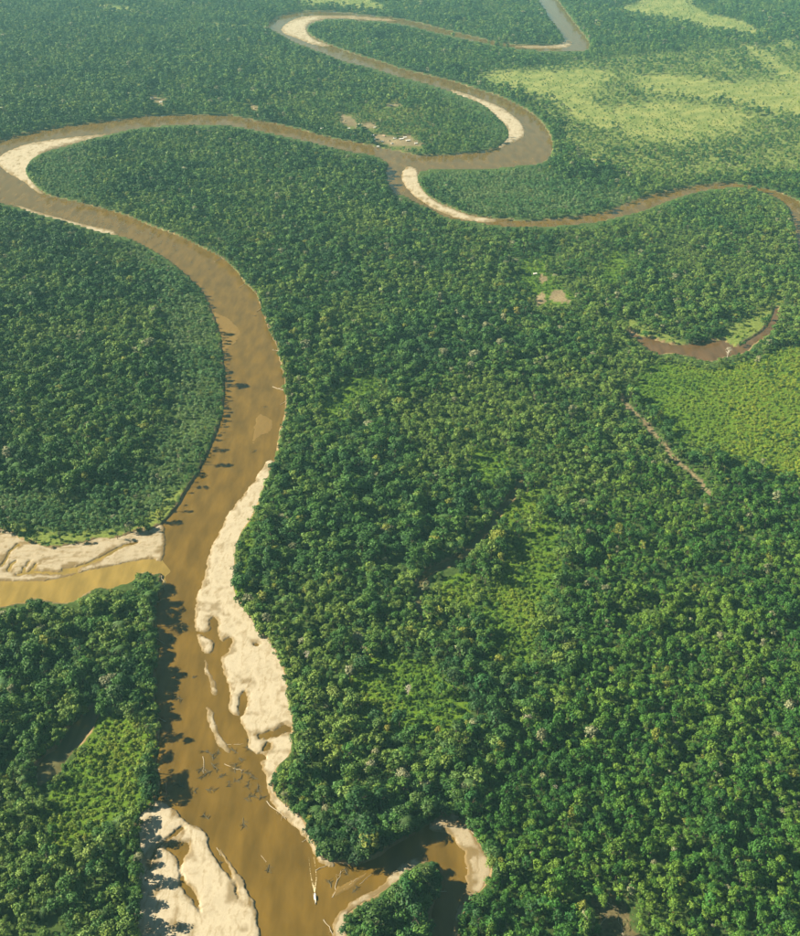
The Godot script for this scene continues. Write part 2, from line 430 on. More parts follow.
	for p in [[340,117, 349,117, 358,126, 350,128, 343,123], [364,124, 374,126, 374,129, 365,128], [371,137, 384,135, 396,141, 403,147, 390,146.5, 378,143], [400,137, 410,136, 413,141, 423,147, 410,148, 400,144], [386,104, 398,104.5, 398,107, 387,107],
			[150,97, 160,99, 168,103, 162,104.5, 152,101], [250,106, 258,107.5, 257,110.5, 251,109.5], [551,292, 563,291, 566,299.5, 573,303, 559.5,304, 551.6,302], [539,276, 545,277, 545,284, 540,283], [536,299, 544,293, 545,302, 538,308],
			]:
		fill(cover, smooth(pts(p)), 4)
	fill(cover, smooth(pts([597,894, 610,890, 622,896, 631,915, 644,936, 648,1000, 596,1000, 594,920])), 12)
	fill(cover, stroke(track_line(), 3.2), 4)
	var river := smooth(river_outline(), true, 4)
	for im in [cover, open_map]:
		fill(im, river, 1)
		for p in [tributary_outline(), oxbow_outline(), pool_outline()]:
			fill(im, smooth(p), 1)
		fill(im, stroke(stream_line(), 5.6), 1)
		fill(im, smooth(islet_outline()), 0)
	for s in sand_outlines():
		fill(sand_map, smooth(s[2]), 1)
	for c in sand_cuts():
		fill(sand_map, c, 0)
	cover_bytes = cover.get_data()
	open_sum = sums(open_map)
	sand_sum = sums(sand_map)

func islet_outline() -> PackedVector2Array:
	return pts([345,1060, 346,936, 345,919, 355,909, 365,902, 380,894, 397,882, 410,871, 424,862, 440,867, 445,885, 437,899, 432,914, 431,936, 430,1060])

func tributary_outline() -> PackedVector2Array:
	return pts([166,571, 160,574, 150,573, 139,575, 132,583, 120,586, 110,590, 100,588, 87,594, 77,601, 67,604, 55,603, 35,599, 25,604, 12,604, 0,608, -150,630, -200,620, -200,515, -150,515, 0,532, 17,540, 32,544, 50,550, 70,547, 87,544, 102,539, 110,541, 125,538, 140,532, 150,533, 162,527, 164,545, 163,562])

func oxbow_outline() -> PackedVector2Array:
	return zoomed(600, 234, 4, [105,385, 150,405, 200,420, 270,440, 340,447, 400,434, 470,426, 510,436, 550,456, 590,430, 640,400, 670,370, 690,330, 705,285, 714,310, 710,350, 680,400, 620,440, 590,470, 540,488, 500,494, 450,510, 400,503, 360,490, 290,480, 230,482, 190,458, 150,428])

func pool_outline() -> PackedVector2Array:
	return zoomed(0, 702, 4, [270,120, 320,70, 390,15, 385,80, 335,160, 265,240, 240,290, 190,320, 150,330, 145,285, 180,220, 230,190])

func stream_line() -> PackedVector2Array:
	return pts([524,478, 512,498, 500,513, 492,526, 480,538, 471,549, 455,562, 436,569, 423,579, 418,598, 421,620])

func track_line() -> PackedVector2Array:
	return pts([618,396, 632,411, 645,426, 660,441, 672,456, 685,469, 700,483, 712,496])
# ---------------------------------------------------------------- the setting
func lattice(px0: float, px1: float, py0: float, py1: float, step: float) -> Array:
	var xs := PackedFloat32Array()
	var ys := PackedFloat32Array()
	var x := px0
	while x <= px1:
		xs.append(x)
		x += step
	var y := py0
	while y <= py1:
		ys.append(y)
		y += step
	return [xs, ys]

func sheet(xs: PackedFloat32Array, ys: PackedFloat32Array, v: PackedVector3Array, c: PackedColorArray, keep := PackedByteArray()) -> ArrayMesh:
	# Rows and columns of a sheet of ground, with its normals; keep[i] drops the cells whose first corner is 0.
	var nx := xs.size()
	var ny := ys.size()
	var n := PackedVector3Array()
	n.resize(v.size())
	for j in ny:
		for i in nx:
			var k := j * nx + i
			var e := v[k + (1 if i < nx - 1 else 0)] - v[k - (1 if i > 0 else 0)]
			var f := v[k + (nx if j < ny - 1 else 0)] - v[k - (nx if j > 0 else 0)]
			var m := f.cross(e)
			n[k] = m.normalized() if m.y > 0 else -m.normalized()
	var ix := PackedInt32Array()
	for j in ny - 1:
		for i in nx - 1:
			var k := j * nx + i
			if keep.is_empty() or keep[k]:
				ix.append_array([k, k + 1, k + nx, k + 1, k + nx + 1, k + nx])
	return arrays(v, n, c, ix)

func land_height(px: float, py: float) -> float:
	var a := average(open_sum, px, py, maxf(4.0 / across(py), 0.6), maxf(4.0 / along(py), 0.6))
	return lerpf(3.0, -2.5, smoothstep(0.22, 0.78, a))

func build_ground() -> void:
	var xs := PackedFloat32Array([-30000, -8000, -3000, -1200, -500, -260])
	var x := -190.0
	while x <= 990.0:
		xs.append(x)
		x += 2.0
	xs.append_array([1060, 1300, 2000, 3800, 8800, 30800])
	var ys := PackedFloat32Array([-158, -150, -142, -130, -115, -100, -85, -70, -60])
	var y := -52.0
	while y <= 1040.0:
		ys.append(y)
		y += 2.0
	ys.append_array([1060, 1100, 1200, 1400, 1700])
	var v := PackedVector3Array()
	var c := PackedColorArray()
	for py in ys:
		var ax := across(py)
		var ay := along(py)
		var rx := maxf(4.0 / ax, 1.0)
		var ry := maxf(4.0 / ay, 1.0)
		for px in xs:
			var g := ground(px, py)
			var a := 0.0
			if px > -195 and px < 995 and py > -60:
				a = average(open_sum, px, py, rx, ry)
			var nz := noise.get_noise_2d(g.x, g.z)
			g.y = lerpf(3.0 + nz * 0.6, -2.5, smoothstep(0.22, 0.78, a))
			v.append(g)
			var k := cover_at(px, py)
			if k != 1:
				var blur := 3.0 if k == 4 else 55.0 if ay > 8.0 else 18.0
				k = cover_at(px + nz * blur / ax, py + noise.get_noise_2d(g.z + 700.0, g.x) * blur * 1.3 / ay)
			var col := Color(0.070, 0.118, 0.034) * (1.0 + nz * 0.5)
			if a > (0.10 + 0.55 * clampf(noise.get_noise_2d(g.x * 1.7 + 300.0, g.z * 1.7) * 2.0, 0.0, 0.8) if ay < 6.0 else 0.45):
				col = Color(0.27, 0.195, 0.11) * (1.0 + nz * 0.7)
			elif k == 2:
				col = Color(0.115, 0.205, 0.020)
			elif k == 3:
				col = Color(0.33, 0.36, 0.12).lerp(Color(0.19, 0.25, 0.07), clampf(0.5 + nz * 1.6, 0, 1))
			elif k == 7:
				col = Color(0.19, 0.25, 0.06)
			elif k == 4:
				col = Color(0.28, 0.225, 0.14) * (1.0 + nz * 0.5)
			elif k == 12:
				col = Color(0.15, 0.125, 0.065) * (1.0 + nz * 0.6)
			elif k == 9:
				col = Color(0.20, 0.255, 0.075)
			elif k == 8:
				col = Color(0.14, 0.17, 0.05)
			c.append(col)
	var o := shape("ground", sheet(xs, ys, v, c), M.soil)
	tag(o, "forest floor, meadows and river banks of the flat plain", "ground", "", "structure")

func flat_sheet(called: String, label: String, category: String, outline: PackedVector2Array, level: float, grow: float, m: Material) -> void:
	var flat := PackedVector2Array()
	for p in outline:
		var g := ground(p.x, p.y)
		flat.append(Vector2(g.x, g.z))
	var grown := Geometry2D.offset_polygon(flat, grow, Geometry2D.JOIN_ROUND)
	var best := flat
	if grown.size():
		best = grown[0]
	var t := Geometry2D.triangulate_polygon(best)
	var v := PackedVector3Array()
	var n := PackedVector3Array()
	for p in best:
		v.append(Vector3(p.x, level, p.y))
		n.append(Vector3.UP)
	for i in range(0, t.size(), 3):
		if (v[t[i + 1]] - v[t[i]]).cross(v[t[i + 2]] - v[t[i]]).y > 0:
			var s := t[i + 1]
			t[i + 1] = t[i + 2]
			t[i + 2] = s
	tag(shape(called, arrays(v, n, PackedColorArray(), t), m), label, category, "", "structure")

func build_water() -> void:
	var g := lattice(-196, 994, -48, 1040, 7.0)
	var xs: PackedFloat32Array = g[0]
	var ys: PackedFloat32Array = g[1]
	var v := PackedVector3Array()
	var keep := PackedByteArray()
	for py in ys:
		for px in xs:
			v.append(ground(px, py))
			keep.append(1 if average(open_sum, px + 3.5, py + 3.5, 8.0, 8.0) > 0.004 else 0)
	tag(shape("river", sheet(xs, ys, v, PackedColorArray(), keep), M.river), "wide muddy brown river winding through the forest", "river", "", "structure")
	flat_sheet("tributary", "yellow silty tributary entering the brown river", "river", smooth(pts([163,562, 168,568, 170,572, 165,577, 158,590, 80,612, -190,640, -200,510, 0,525, 60,548, 120,545, 150,548, 159,555])), 0.12, 0.5, M.tributary)
	flat_sheet("oxbow_lake", "reddish brown oxbow lake curving round a wooded tongue", "lake", smooth(oxbow_outline()), 0.15, 14.0, M.lake)
	flat_sheet("creek", "shallow olive creek winding between the trees beside the scrub clearing", "creek", stroke(stream_line(), 9.0), 0.15, 2.0, M.creek)
	flat_sheet("pool", "narrow muddy pool between dark forest and green scrub", "pool", smooth(pool_outline()), 0.15, 5.0, M.creek)

func build_sand() -> void:
	var streak := FastNoiseLite.new()
	streak.seed = 5
	streak.frequency = 0.032
	streak.fractal_octaves = 4
	for s in sand_outlines():
		var p: PackedVector2Array = smooth(s[2])
		var lo := Vector2(1e9, 1e9)
		var hi := -lo
		for q in p:
			lo = lo.min(q)
			hi = hi.max(q)
		lo = (lo - Vector2(4, 3)).max(Vector2(-195, -60))
		hi = (hi + Vector2(4, 3)).min(Vector2(995, 1030))
		var own := Image.create_empty(MW, MH, false, Image.FORMAT_R8)
		fill(own, p, 1)
		var mine := own.get_data()
		var g := lattice(lo.x, hi.x, lo.y, hi.y, 1.0 if lo.y > 100 else 0.7)
		var xs: PackedFloat32Array = g[0]
		var ys: PackedFloat32Array = g[1]
		var v := PackedVector3Array()
		var c := PackedColorArray()
		var keep := PackedByteArray()
		var wide := 1.9 if s[3] > 0.3 else 5.0
		for py in ys:
			var rx := maxf(wide / across(py), 0.8)
			var ry := maxf(wide / along(py), 0.8)
			for px in xs:
				var w := ground(px, py)
				var z := streak.get_noise_2d(w.x * 0.8, w.z * 0.8)
				var z2 := streak.get_noise_2d(w.x * 3.1 + 500.0, w.z * 3.1)
				var wx := px + (z2 * 1.6 + z * 4.0) / across(py)
				var wy := py + (streak.get_noise_2d(w.x * 2.3, w.z * 2.3 + 900.0) * 2.5) / along(py)
				var a := average(sand_sum, wx, wy, rx, ry)
				var b := average(sand_sum, wx, wy, rx * 3.5, ry * 3.5)
				var top: float = s[3] * (0.45 + 0.75 * b)
				w.y = lerpf(-0.9, top, smoothstep(0.25, 0.9, a * 0.65 + b * 0.35)) + z * 0.14 * minf(s[3], 1.0) + z2 * 0.02 + streak.get_noise_2d(w.x * 2.6 + z * 30.0, w.z * 0.35) * 0.05
				v.append(w)
				var damp := clampf(float(s[4]) + smoothstep(-0.05, 0.15, 0.5 + z2 * 0.5 - w.y) * 0.8 + smoothstep(0.1, 0.3, z) * 0.1, 0, 1)
				var run := streak.get_noise_2d(w.x * 4.0 + z * 25.0, w.z * 0.5) if not s[1].contains("tributary") else streak.get_noise_2d(w.x * 0.5, w.z * 4.0 + z * 25.0)
				damp = clampf(damp + smoothstep(0.2, 0.36, run) * 0.35 + smoothstep(0.93, 0.62, b + z * 0.6) * 0.75 + smoothstep(0.3, 0.42, z2 + z * 0.5) * 0.25, 0, 1)
				c.append(Color(0.455, 0.405, 0.31).lerp(Color(0.195, 0.145, 0.072) if s[0] == "sand_bar" else Color(0.18, 0.12, 0.038), damp) * (1.0 + z2 * 0.08 + run * 0.12))
				var at := clampi(int(py + MY), 0, MH - 1) * MW + clampi(int(px + MX), 0, MW - 1)
				var near := 0
				for d in [-3, 0, 3]:
					for e in [-3 * MW, 0, 3 * MW]:
						if mine[clampi(at + d + e, 0, MW * MH - 1)]:
							near = 1
				keep.append(near)
		tag(shape(s[0], sheet(xs, ys, v, c, keep), M.sand), s[1], "sand bar" if s[0] == "sand_bar" else "shoal", "", "structure")

# ---------------------------------------------------------------- the forest
func area_name(px: float, py: float) -> String:
	if px > 335 and px < 446 and py > 858:
		return "on the islet at the creek mouth"
	if px < 165:
		return "in the dark wood behind the rounded sand bar" if py > 800 else "in the dark wood between tributary and river"
	if px < 340:
		return "on the bank behind the broad pale sand bar"
	if px < 470 and py < 880:
		return "on the wooded point between river and creek"
	if px < 590:
		return "in the wood bordering the sandy creek beach"
	return "in the small-crowned wood around the brown clearing" if py > 860 and px < 700 else "in the small-crowned second growth"

func build_forest() -> void:
	var crowns := []
	var trunks := []
	var whole_trees := []
	for i in 8:
		crowns.append(crown_arrays(11 + i, [12, 9, 14, 10, 16, 8, 11, 13][i], [0.6, 0.85, 0.5, 0.7, 0.45, 1.05, 0.65, 0.55][i], [0.72, 0.6, 0.8, 0.66, 0.85, 0.52, 0.7, 0.76][i], 34, 0.128))
		trunks.append(trunk_arrays(31 + i))
		whole_trees.append(whole(crowns[i], trunks[i], M.leaf, M.bark))
	crowns.append(palm_arrays(3))
	trunks.append(trunk_arrays(60, false, true))
	whole_trees.append(whole(crowns[8], trunks[8], M.leaf, M.bark))
	var coarse := []
	for i in 5:                                   # far off, where a crown is two or three pixels wide
		coarse.append(whole(crown_arrays(71 + i, 7 + i % 3, 0.6, 0.7, 17, 0.2), null, M.leaf, null))
	var near_b := []
	var far_b := []
	for i in 9:
		near_b.append(PackedFloat32Array())
	for i in 5:
		far_b.append(PackedFloat32Array())
	var bush_b := [PackedFloat32Array(), PackedFloat32Array()]
	var scrub_b := [PackedFloat32Array(), PackedFloat32Array()]
	var big := []                                 # [size in the picture, kind, place, turn, wide, high, colour, px, py]
	var patch := FastNoiseLite.new()
	patch.seed = 21
	patch.frequency = 0.006
	var gaps := FastNoiseLite.new()
	gaps.seed = 8
	gaps.frequency = 0.02
	var stands := FastNoiseLite.new()
	stands.seed = 33
	stands.frequency = 0.0032
	stands.fractal_octaves = 3
	var clump := FastNoiseLite.new()
	clump.seed = 15
	clump.frequency = 0.022
	clump.fractal_octaves = 2
	var z := -430.0
	while z > -7600.0:
		var d := -z
		var step := 6.4 if d < 1100 else 7.6 if d < 2300 else 10.0 if d < 3800 else 13.0
		var half := d * 0.44 + 330.0 if d < 5000 else d * 0.46 + 60.0
		var x := -half
		while x < half:
			var at := Vector3(x + rng.randf_range(-0.48, 0.48) * step, 2.8, z + rng.randf_range(-0.48, 0.48) * step)
			x += step
			var q := pixel(at)
			if q.y > 1030.0:
				continue
			var k := cover_at(q.x, q.y)
			if k != 1:
				var blur := (26.0 if d > 2300 else 7.0) if k != 4 else 0.0
				k = cover_at(q.x + rng.randfn() * blur / across(q.y), q.y + rng.randfn() * blur * 1.4 / along(q.y))
				if k == 1:
					k = 0
			if k == 1 or k == 4:
				continue
			var pn := patch.get_noise_2d(at.x, at.z)
			var gn := gaps.get_noise_2d(at.x, at.z)
			var roll := rng.randf()
			var r := 0.0
			var high := 1.0
			if d < 2300 and average(open_sum, q.x, q.y, 13.0 / across(q.y), 13.0 / along(q.y)) > 0.02:
				roll = maxf(roll, 0.5)            # the wood stands closed along the water
			if k == 12:
				for j in 3:                       # dry brush and dead stalks
					var br := rng.randf_range(0.7, 1.9)
					put(scrub_b[rng.randi() % 2], at + Vector3(rng.randf_range(-3, 3), -br * rng.randf_range(1.5, 2.2), rng.randf_range(-3, 3)), rng.randf() * TAU, br * 1.2, br * 0.8, Color(0.21, 0.17, 0.075).lerp(Color(0.10, 0.13, 0.035), rng.randf()), 1.4)
				continue
			if k == 2 or k == 3 or k == 7:
				# low scrub and herbs; a tree here and there
				if d > 3800 and roll > 0.35 or k == 7 and roll > 0.3 or k == 3 and roll > 0.45:
					continue
				if roll < (0.035 if k == 2 else 0.012):
					r = rng.randf_range(2.6, 4.4)
				else:
					for j in (4 if d < 1500 else 3 if d < 2300 else 1):
						var br := rng.randf_range(0.8, 2.9) * (1.3 if d > 2300 else 1.0)
						var tone := rng.randf_range(0.65, 1.35)
						var yel := clampf((q.x - 640.0) / 190.0 + pn * 0.6 + rng.randfn() * 0.15, 0.0, 1.0) if q.y < 490 else clampf(0.2 + pn + rng.randfn() * 0.18, 0.0, 0.7)
						var bc := Color(0.085, 0.19, 0.020).lerp(Color(0.25, 0.31, 0.028), yel) * tone
						put(scrub_b[rng.randi() % 2], at + Vector3(rng.randf_range(-0.5, 0.5) * step, -br * rng.randf_range(1.4, 2.1), rng.randf_range(-0.5, 0.5) * step), rng.randf() * TAU, br * rng.randf_range(0.8, 1.4), br * rng.randf_range(0.8, 1.2), bc)
					continue
			elif k == 9:
				# open woodland: trees in thickets, low growth between
				if roll > 0.62 or gn < -0.1 and roll > 0.25:
					continue
				r = rng.randf_range(2.8, 6.4) * (1.25 if d >= 3800 else 1.0)
				high = rng.randf_range(0.6, 1.0)
			elif k == 5:
				var bank := 0
				while bank < 60 and cover_at(q.x + bank, q.y) != 1:
					bank += 1
				if bank < 60 and sin(bank * across(q.y) * TAU / 15.0) < -0.2 and rng.randf() < 0.7:
					continue
				r = rng.randf_range(2.8, 4.3) * (1.0 if d < 1700 else 1.25)
				high = rng.randf_range(0.75, 0.9)
				if bank * across(q.y) < 22.0:
					r *= 0.68                     # willows and reeds nearest the water
			elif k == 6:
				if roll < 0.05:
					continue
				r = 2.5 + 4.4 * pow(rng.randf(), 1.4)
				high = rng.randf_range(0.65, 1.35)
				if gn > 0.42 and roll < 0.6:
					r *= 0.6
			else:
				if step < 8.0 and roll < (0.26 if step < 7.0 else 0.14):
					continue
				r = 3.0 + 6.4 * pow(rng.randf(), 1.5) if roll < 0.975 else rng.randf_range(8.5, 11.0)
				if d >= 3800:
					r *= 1.3
				high = rng.randf_range(0.65, 1.15) if r < 7.0 else rng.randf_range(0.7, 0.95)
				if k == 11:
					r *= 0.85
				if k == 8 and roll > 0.35:
					r *= 0.55
				if gn > 0.4:
					r *= 0.7
			var sn := clampf(stands.get_noise_2d(at.x, at.z * 0.8) * 1.7, -1, 1)
			r *= 1.0 - 0.2 * sn
			if roll == 0.5:
				high *= 0.85
			var cn := clump.get_noise_2d(at.x, at.z) * 1.6
			if (k == 0 or k == 6 or k == 11) and cn < -0.5 and rng.randf() < 0.3 and roll != 0.5:
				continue
			high *= 1.0 + 0.30 * clampf(cn, -0.9, 0.9)
			r *= 1.0 + 0.16 * clampf(cn, -0.9, 0.9)
			# the bank itself stays clear, and no crown hangs out over the water that shows
			var head := at + Vector3(0, r * 3.0 * high, 0)
			var hq := pixel(head)
			if d > 1050:
				if average(open_sum, hq.x, hq.y - 0.5, 1.6, 1.0) > 0.12 + 0.6 * rng.randf() or cover_at(hq.x, hq.y) == 4 or cover_at(hq.x, (hq.y + q.y) * 0.5) in [1, 4] and hq.y < q.y - 2.0:
					continue
			elif cover_at(hq.x, hq.y) == 1 or cover_at(hq.x, hq.y - r * 0.5 / across(q.y)) == 1 or cover_at(hq.x - r * 0.65 / across(q.y), hq.y) == 1 or cover_at(hq.x + r * 0.65 / across(q.y), hq.y) == 1:
				if r < 3.2:
					continue
				r *= 0.68
				head = at + Vector3(0, r * 3.0 * high, 0)
				hq = pixel(head)
				if cover_at(hq.x, hq.y) == 1:
					continue
			at.y = land_height(q.x, q.y) - 0.2
			if at.y < 0.3:
				continue
			var dark := Color(0.019, 0.074, 0.018)
			var mid := Color(0.046, 0.130, 0.020)
			var pale := Color(0.135, 0.218, 0.036)
			if k == 6:
				dark = Color(0.020, 0.084, 0.014)
				mid = Color(0.044, 0.140, 0.016)
				pale = Color(0.118, 0.215, 0.024)
			elif k == 5:
				dark = Color(0.056, 0.155, 0.046)
				mid = Color(0.084, 0.195, 0.058)
				pale = Color(0.17, 0.255, 0.10)
			var shade := clampf(0.5 + pn * 0.6 + sn * 0.34 + rng.randfn() * 0.26 + (0.26 if k == 11 or k == 9 else 0.06), 0, 1)
			var col := dark.lerp(mid, shade * 2.0) if shade < 0.5 else mid.lerp(pale, (shade - 0.5) * 2.0)
			var kind := rng.randi() % 8
			var odd := rng.randf()
			if odd < 0.014:
				col = Color(0.215, 0.235, 0.13)
			elif odd < 0.03:
				col = Color(0.17, 0.205, 0.03)
			elif odd < 0.065 and k == 0 and d < 1500:
				kind = 8
				col = Color(0.06, 0.13, 0.035)
			col *= rng.randf_range(0.85, 1.15)
			var turn := rng.randf() * TAU
			var longer := rng.randf_range(0.84, 1.2)
			if d > 2600:
				put(far_b[rng.randi() % 5], at, turn, r, r * high, col, longer)
				continue
			if d < 1000 and q.x > 2 and q.x < 798 and hq.y < 940 and hq.y > 0:
				big.append([r / q.z, kind, at, turn, r, r * high, col, q.x, q.y, near_b[kind].size(), odd, longer])
			put(near_b[kind], at, turn, r, r * high, col, longer)
			if roll == 0.5:                       # thicket along the water
				for j in 3:
					var er := rng.randf_range(1.6, 2.8)
					put(bush_b[rng.randi() % 2], at + Vector3(rng.randf_range(-3.5, 3.5), -er * 1.2, rng.randf_range(-3.5, 3.5)), rng.randf() * TAU, er, er * rng.randf_range(1.2, 2.0), dark.lerp(mid, rng.randf()))
			if rng.randf() < 0.4:                 # shrubs under and between the trees
				var br := rng.randf_range(1.2, 2.6)
				put(bush_b[rng.randi() % 2], at + Vector3(rng.randf_range(-4, 4), -br * 1.5, rng.randf_range(-4, 4)), rng.randf() * TAU, br, br, dark.lerp(mid, rng.randf()))
		z -= step
	# the 300 that show largest stand as trees of their own; the rest are one mass
	big.sort_custom(func(a, b): return a[0] > b[0])
	var gone := {}
	var tones := {}
	for i in mini(TREES_APART, big.size()):
		var t: Array = big[i]
		gone[Vector2i(t[1], t[9])] = true
		var col: Color = t[6]
		var key := Color(snappedf(col.r, 0.02) + 0.004, snappedf(col.g, 0.02), snappedf(col.b, 0.015) + 0.006)
		if not tones.has(key):
			var m: StandardMaterial3D = M.leaf.duplicate()
			m.albedo_color = key.linear_to_srgb()
			tones[key] = m
		var palm: bool = t[1] == 8
		var o := base("palm_tree" if palm else "forest_tree", t[2], t[3])
		o.scale = Vector3(t[4] * t[11], t[5], t[4] / t[11])
		shape("trunk", trunks[t[1]], M.bark, o)
		shape("crown", crowns[t[1]], tones[key], o)
		var tone_word := "star-shaped palm" if palm else "pale greyish tree" if t[10] < 0.014 else "yellow green tree" if t[10] < 0.03 or col.r > 0.085 else "dark green tree" if col.g < 0.085 else "mid green tree"
		var size_word: String = "" if palm else ["spreading ", "tall narrow ", "flat-topped ", "rounded ", "wide flat ", "slender ", "rounded ", "spreading "][t[1]]
		if not palm:
			size_word = ("large " if t[4] > 6.6 else "small " if t[4] < 5.2 else "") + size_word
		tag(o, size_word + tone_word + " standing " + area_name(t[7], t[8]), "palm" if palm else "tree", "trees " + area_name(t[7], t[8]))
	var rest := base("rainforest")
	tag(rest, "dense mass of rainforest trees covering the plain", "forest", "", "stuff")
	for kind in 9:
		var from: PackedFloat32Array = near_b[kind]
		var kept := PackedFloat32Array()
		for i in range(0, from.size(), 16):
			if not gone.has(Vector2i(kind, i)):
				kept.append_array(from.slice(i, i + 16))
		near_b[kind] = kept
	scatter("canopy", whole_trees, near_b, rest)
	scatter("distant_canopy", coarse, far_b, rest)
	var low := [whole(crown_arrays(91, 7, 0.5, 0.75, 26, 0.16), null, M.leaf, null), whole(crown_arrays(92, 9, 0.4, 0.8, 22, 0.17), null, M.leaf, null)]
	var under := base("undergrowth")
	tag(under, "shrubs and undergrowth between the forest trees", "undergrowth", "", "stuff")
	scatter("shrubs", low, bush_b, under)
	var scrub := base("scrub")
	tag(scrub, "bright green low scrub covering the clearings and meadows", "scrub", "", "stuff")
	scatter("shrubs", low, scrub_b, scrub)

# ---------------------------------------------------------------- things on the river and its banks
func surface_at(px: float, py: float) -> float:
	return maxf(land_height(px, py), 0.0)

func limb(from: Vector3, to: Vector3, r0: float, r1: float, r: RandomNumberGenerator, sides := 7) -> ArrayMesh:
	var v := PackedVector3Array()
	var n := PackedVector3Array()
	var ix := PackedInt32Array()
	var path := []
	var radii := []
	var l := from.distance_to(to)
	for i in 6:
		var s := i / 5.0
		path.append(from.lerp(to, s) + Vector3(r.randfn(), r.randfn() * 0.4, r.randfn()) * l * (0.03 if i % 5 else 0.0))
		radii.append(lerpf(r0, r1, s) * r.randf_range(0.9, 1.1))
	tube(v, n, ix, path, radii, sides)
	for e in [[0, 0], [path.size() - 1, (path.size() - 1) * sides]]:   # close both ends
		var m := v.size()
		v.append(path[e[0]])
		n.append((path[0] - path[1]).normalized() if e[0] == 0 else (path[-1] - path[-2]).normalized())
		for k in sides:
			var a: int = e[1] + k
			var b: int = e[1] + (k + 1) % sides
			ix.append_array([m, a, b] if e[0] == 0 else [m, b, a])
	return arrays(v, n, PackedColorArray(), ix)

# A drifted tree: trunk with root stubs at the thick end and a few bare branches.
func drift_log(a: Vector2, b: Vector2, thick: float, label: String, m: Material, lift := 0.0, branches := 5) -> void:
	var r := RandomNumberGenerator.new()
	r.seed = int(a.x * 97 + a.y * 13)
	var p := ground(a.x, a.y)
	var q := ground(b.x, b.y)
	p.y = surface_at(a.x, a.y) + lift
	q.y = surface_at(b.x, b.y) + lift + thick * 0.3
	var mid := (p + q) * 0.5
	mid.y = minf(p.y, q.y)
	var o := base("drift_log", mid)
	var from := p - mid
	var to := q - mid
	var l := from.distance_to(to)
	shape("trunk", limb(from, to, thick, thick * 0.45, r), m, o)
	for k in branches:
		var s := r.randf_range(0.45, 0.95)
		var root := from.lerp(to, s)
		var out := (Vector3(r.randfn(), absf(r.randfn()) * 0.6, r.randfn()).normalized() + (to - from).normalized() * 0.8) * l * r.randf_range(0.08, 0.22)
		shape("branch", limb(root, root + out, thick * 0.4, thick * 0.12, r, 5), m, o)
	for k in 3:
		var out := (from - to).normalized().rotated(Vector3.UP, r.randf_range(-1, 1)) * thick * 3.0 + Vector3(0, r.randf_range(-0.4, 0.8) * thick * 2.0, 0)
		shape("root", limb(from, from + out, thick * 0.7, thick * 0.2, r, 5), m, o)
	tag(o, label, "log", "driftwood in and beside the river")

# A sunken tree whose branches break the surface.
func snag(at: Vector2, wide: float, count: int, label: String) -> void:
	var r := RandomNumberGenerator.new()
	r.seed = int(at.x * 131 + at.y * 7)
	var g := ground(at.x, at.y)
	g.y = maxf(surface_at(at.x, at.y), 0.0)
	var o := base("snag", g)
	var m: Material = M.wet_wood
	wide *= 2.3
	var heading := r.randf() * TAU
	var dir := Vector3(cos(heading), 0, sin(heading))
	shape("stem", limb(-dir * wide * 0.7 - Vector3(0, 0.2, 0), dir * wide * 0.6 + Vector3(0, 0.5, 0), 0.5, 0.22, r), m, o)
	for k in count + 5:
		var root := dir * r.randf_range(-0.6, 0.6) * wide + Vector3(0, 0.05, 0)
		var a := heading + (1 if k % 2 else -1) * r.randf_range(0.3, 1.5)
		var tip := root + Vector3(cos(a), r.randf_range(-0.02, 0.22), sin(a)) * wide * r.randf_range(0.35, 0.8)
		shape("branch", limb(root, tip, 0.26, 0.09, r, 5), m, o)
	tag(o, label, "snag", "sunken trees in the river")

func box_mesh(size: Vector3, at: Vector3, st: SurfaceTool = null) -> SurfaceTool:
	if st == null:
		st = SurfaceTool.new()
		st.begin(Mesh.PRIMITIVE_TRIANGLES)
	var b := BoxMesh.new()
	b.size = size
	st.append_from(b, 0, Transform3D(Basis(), at))
	return st

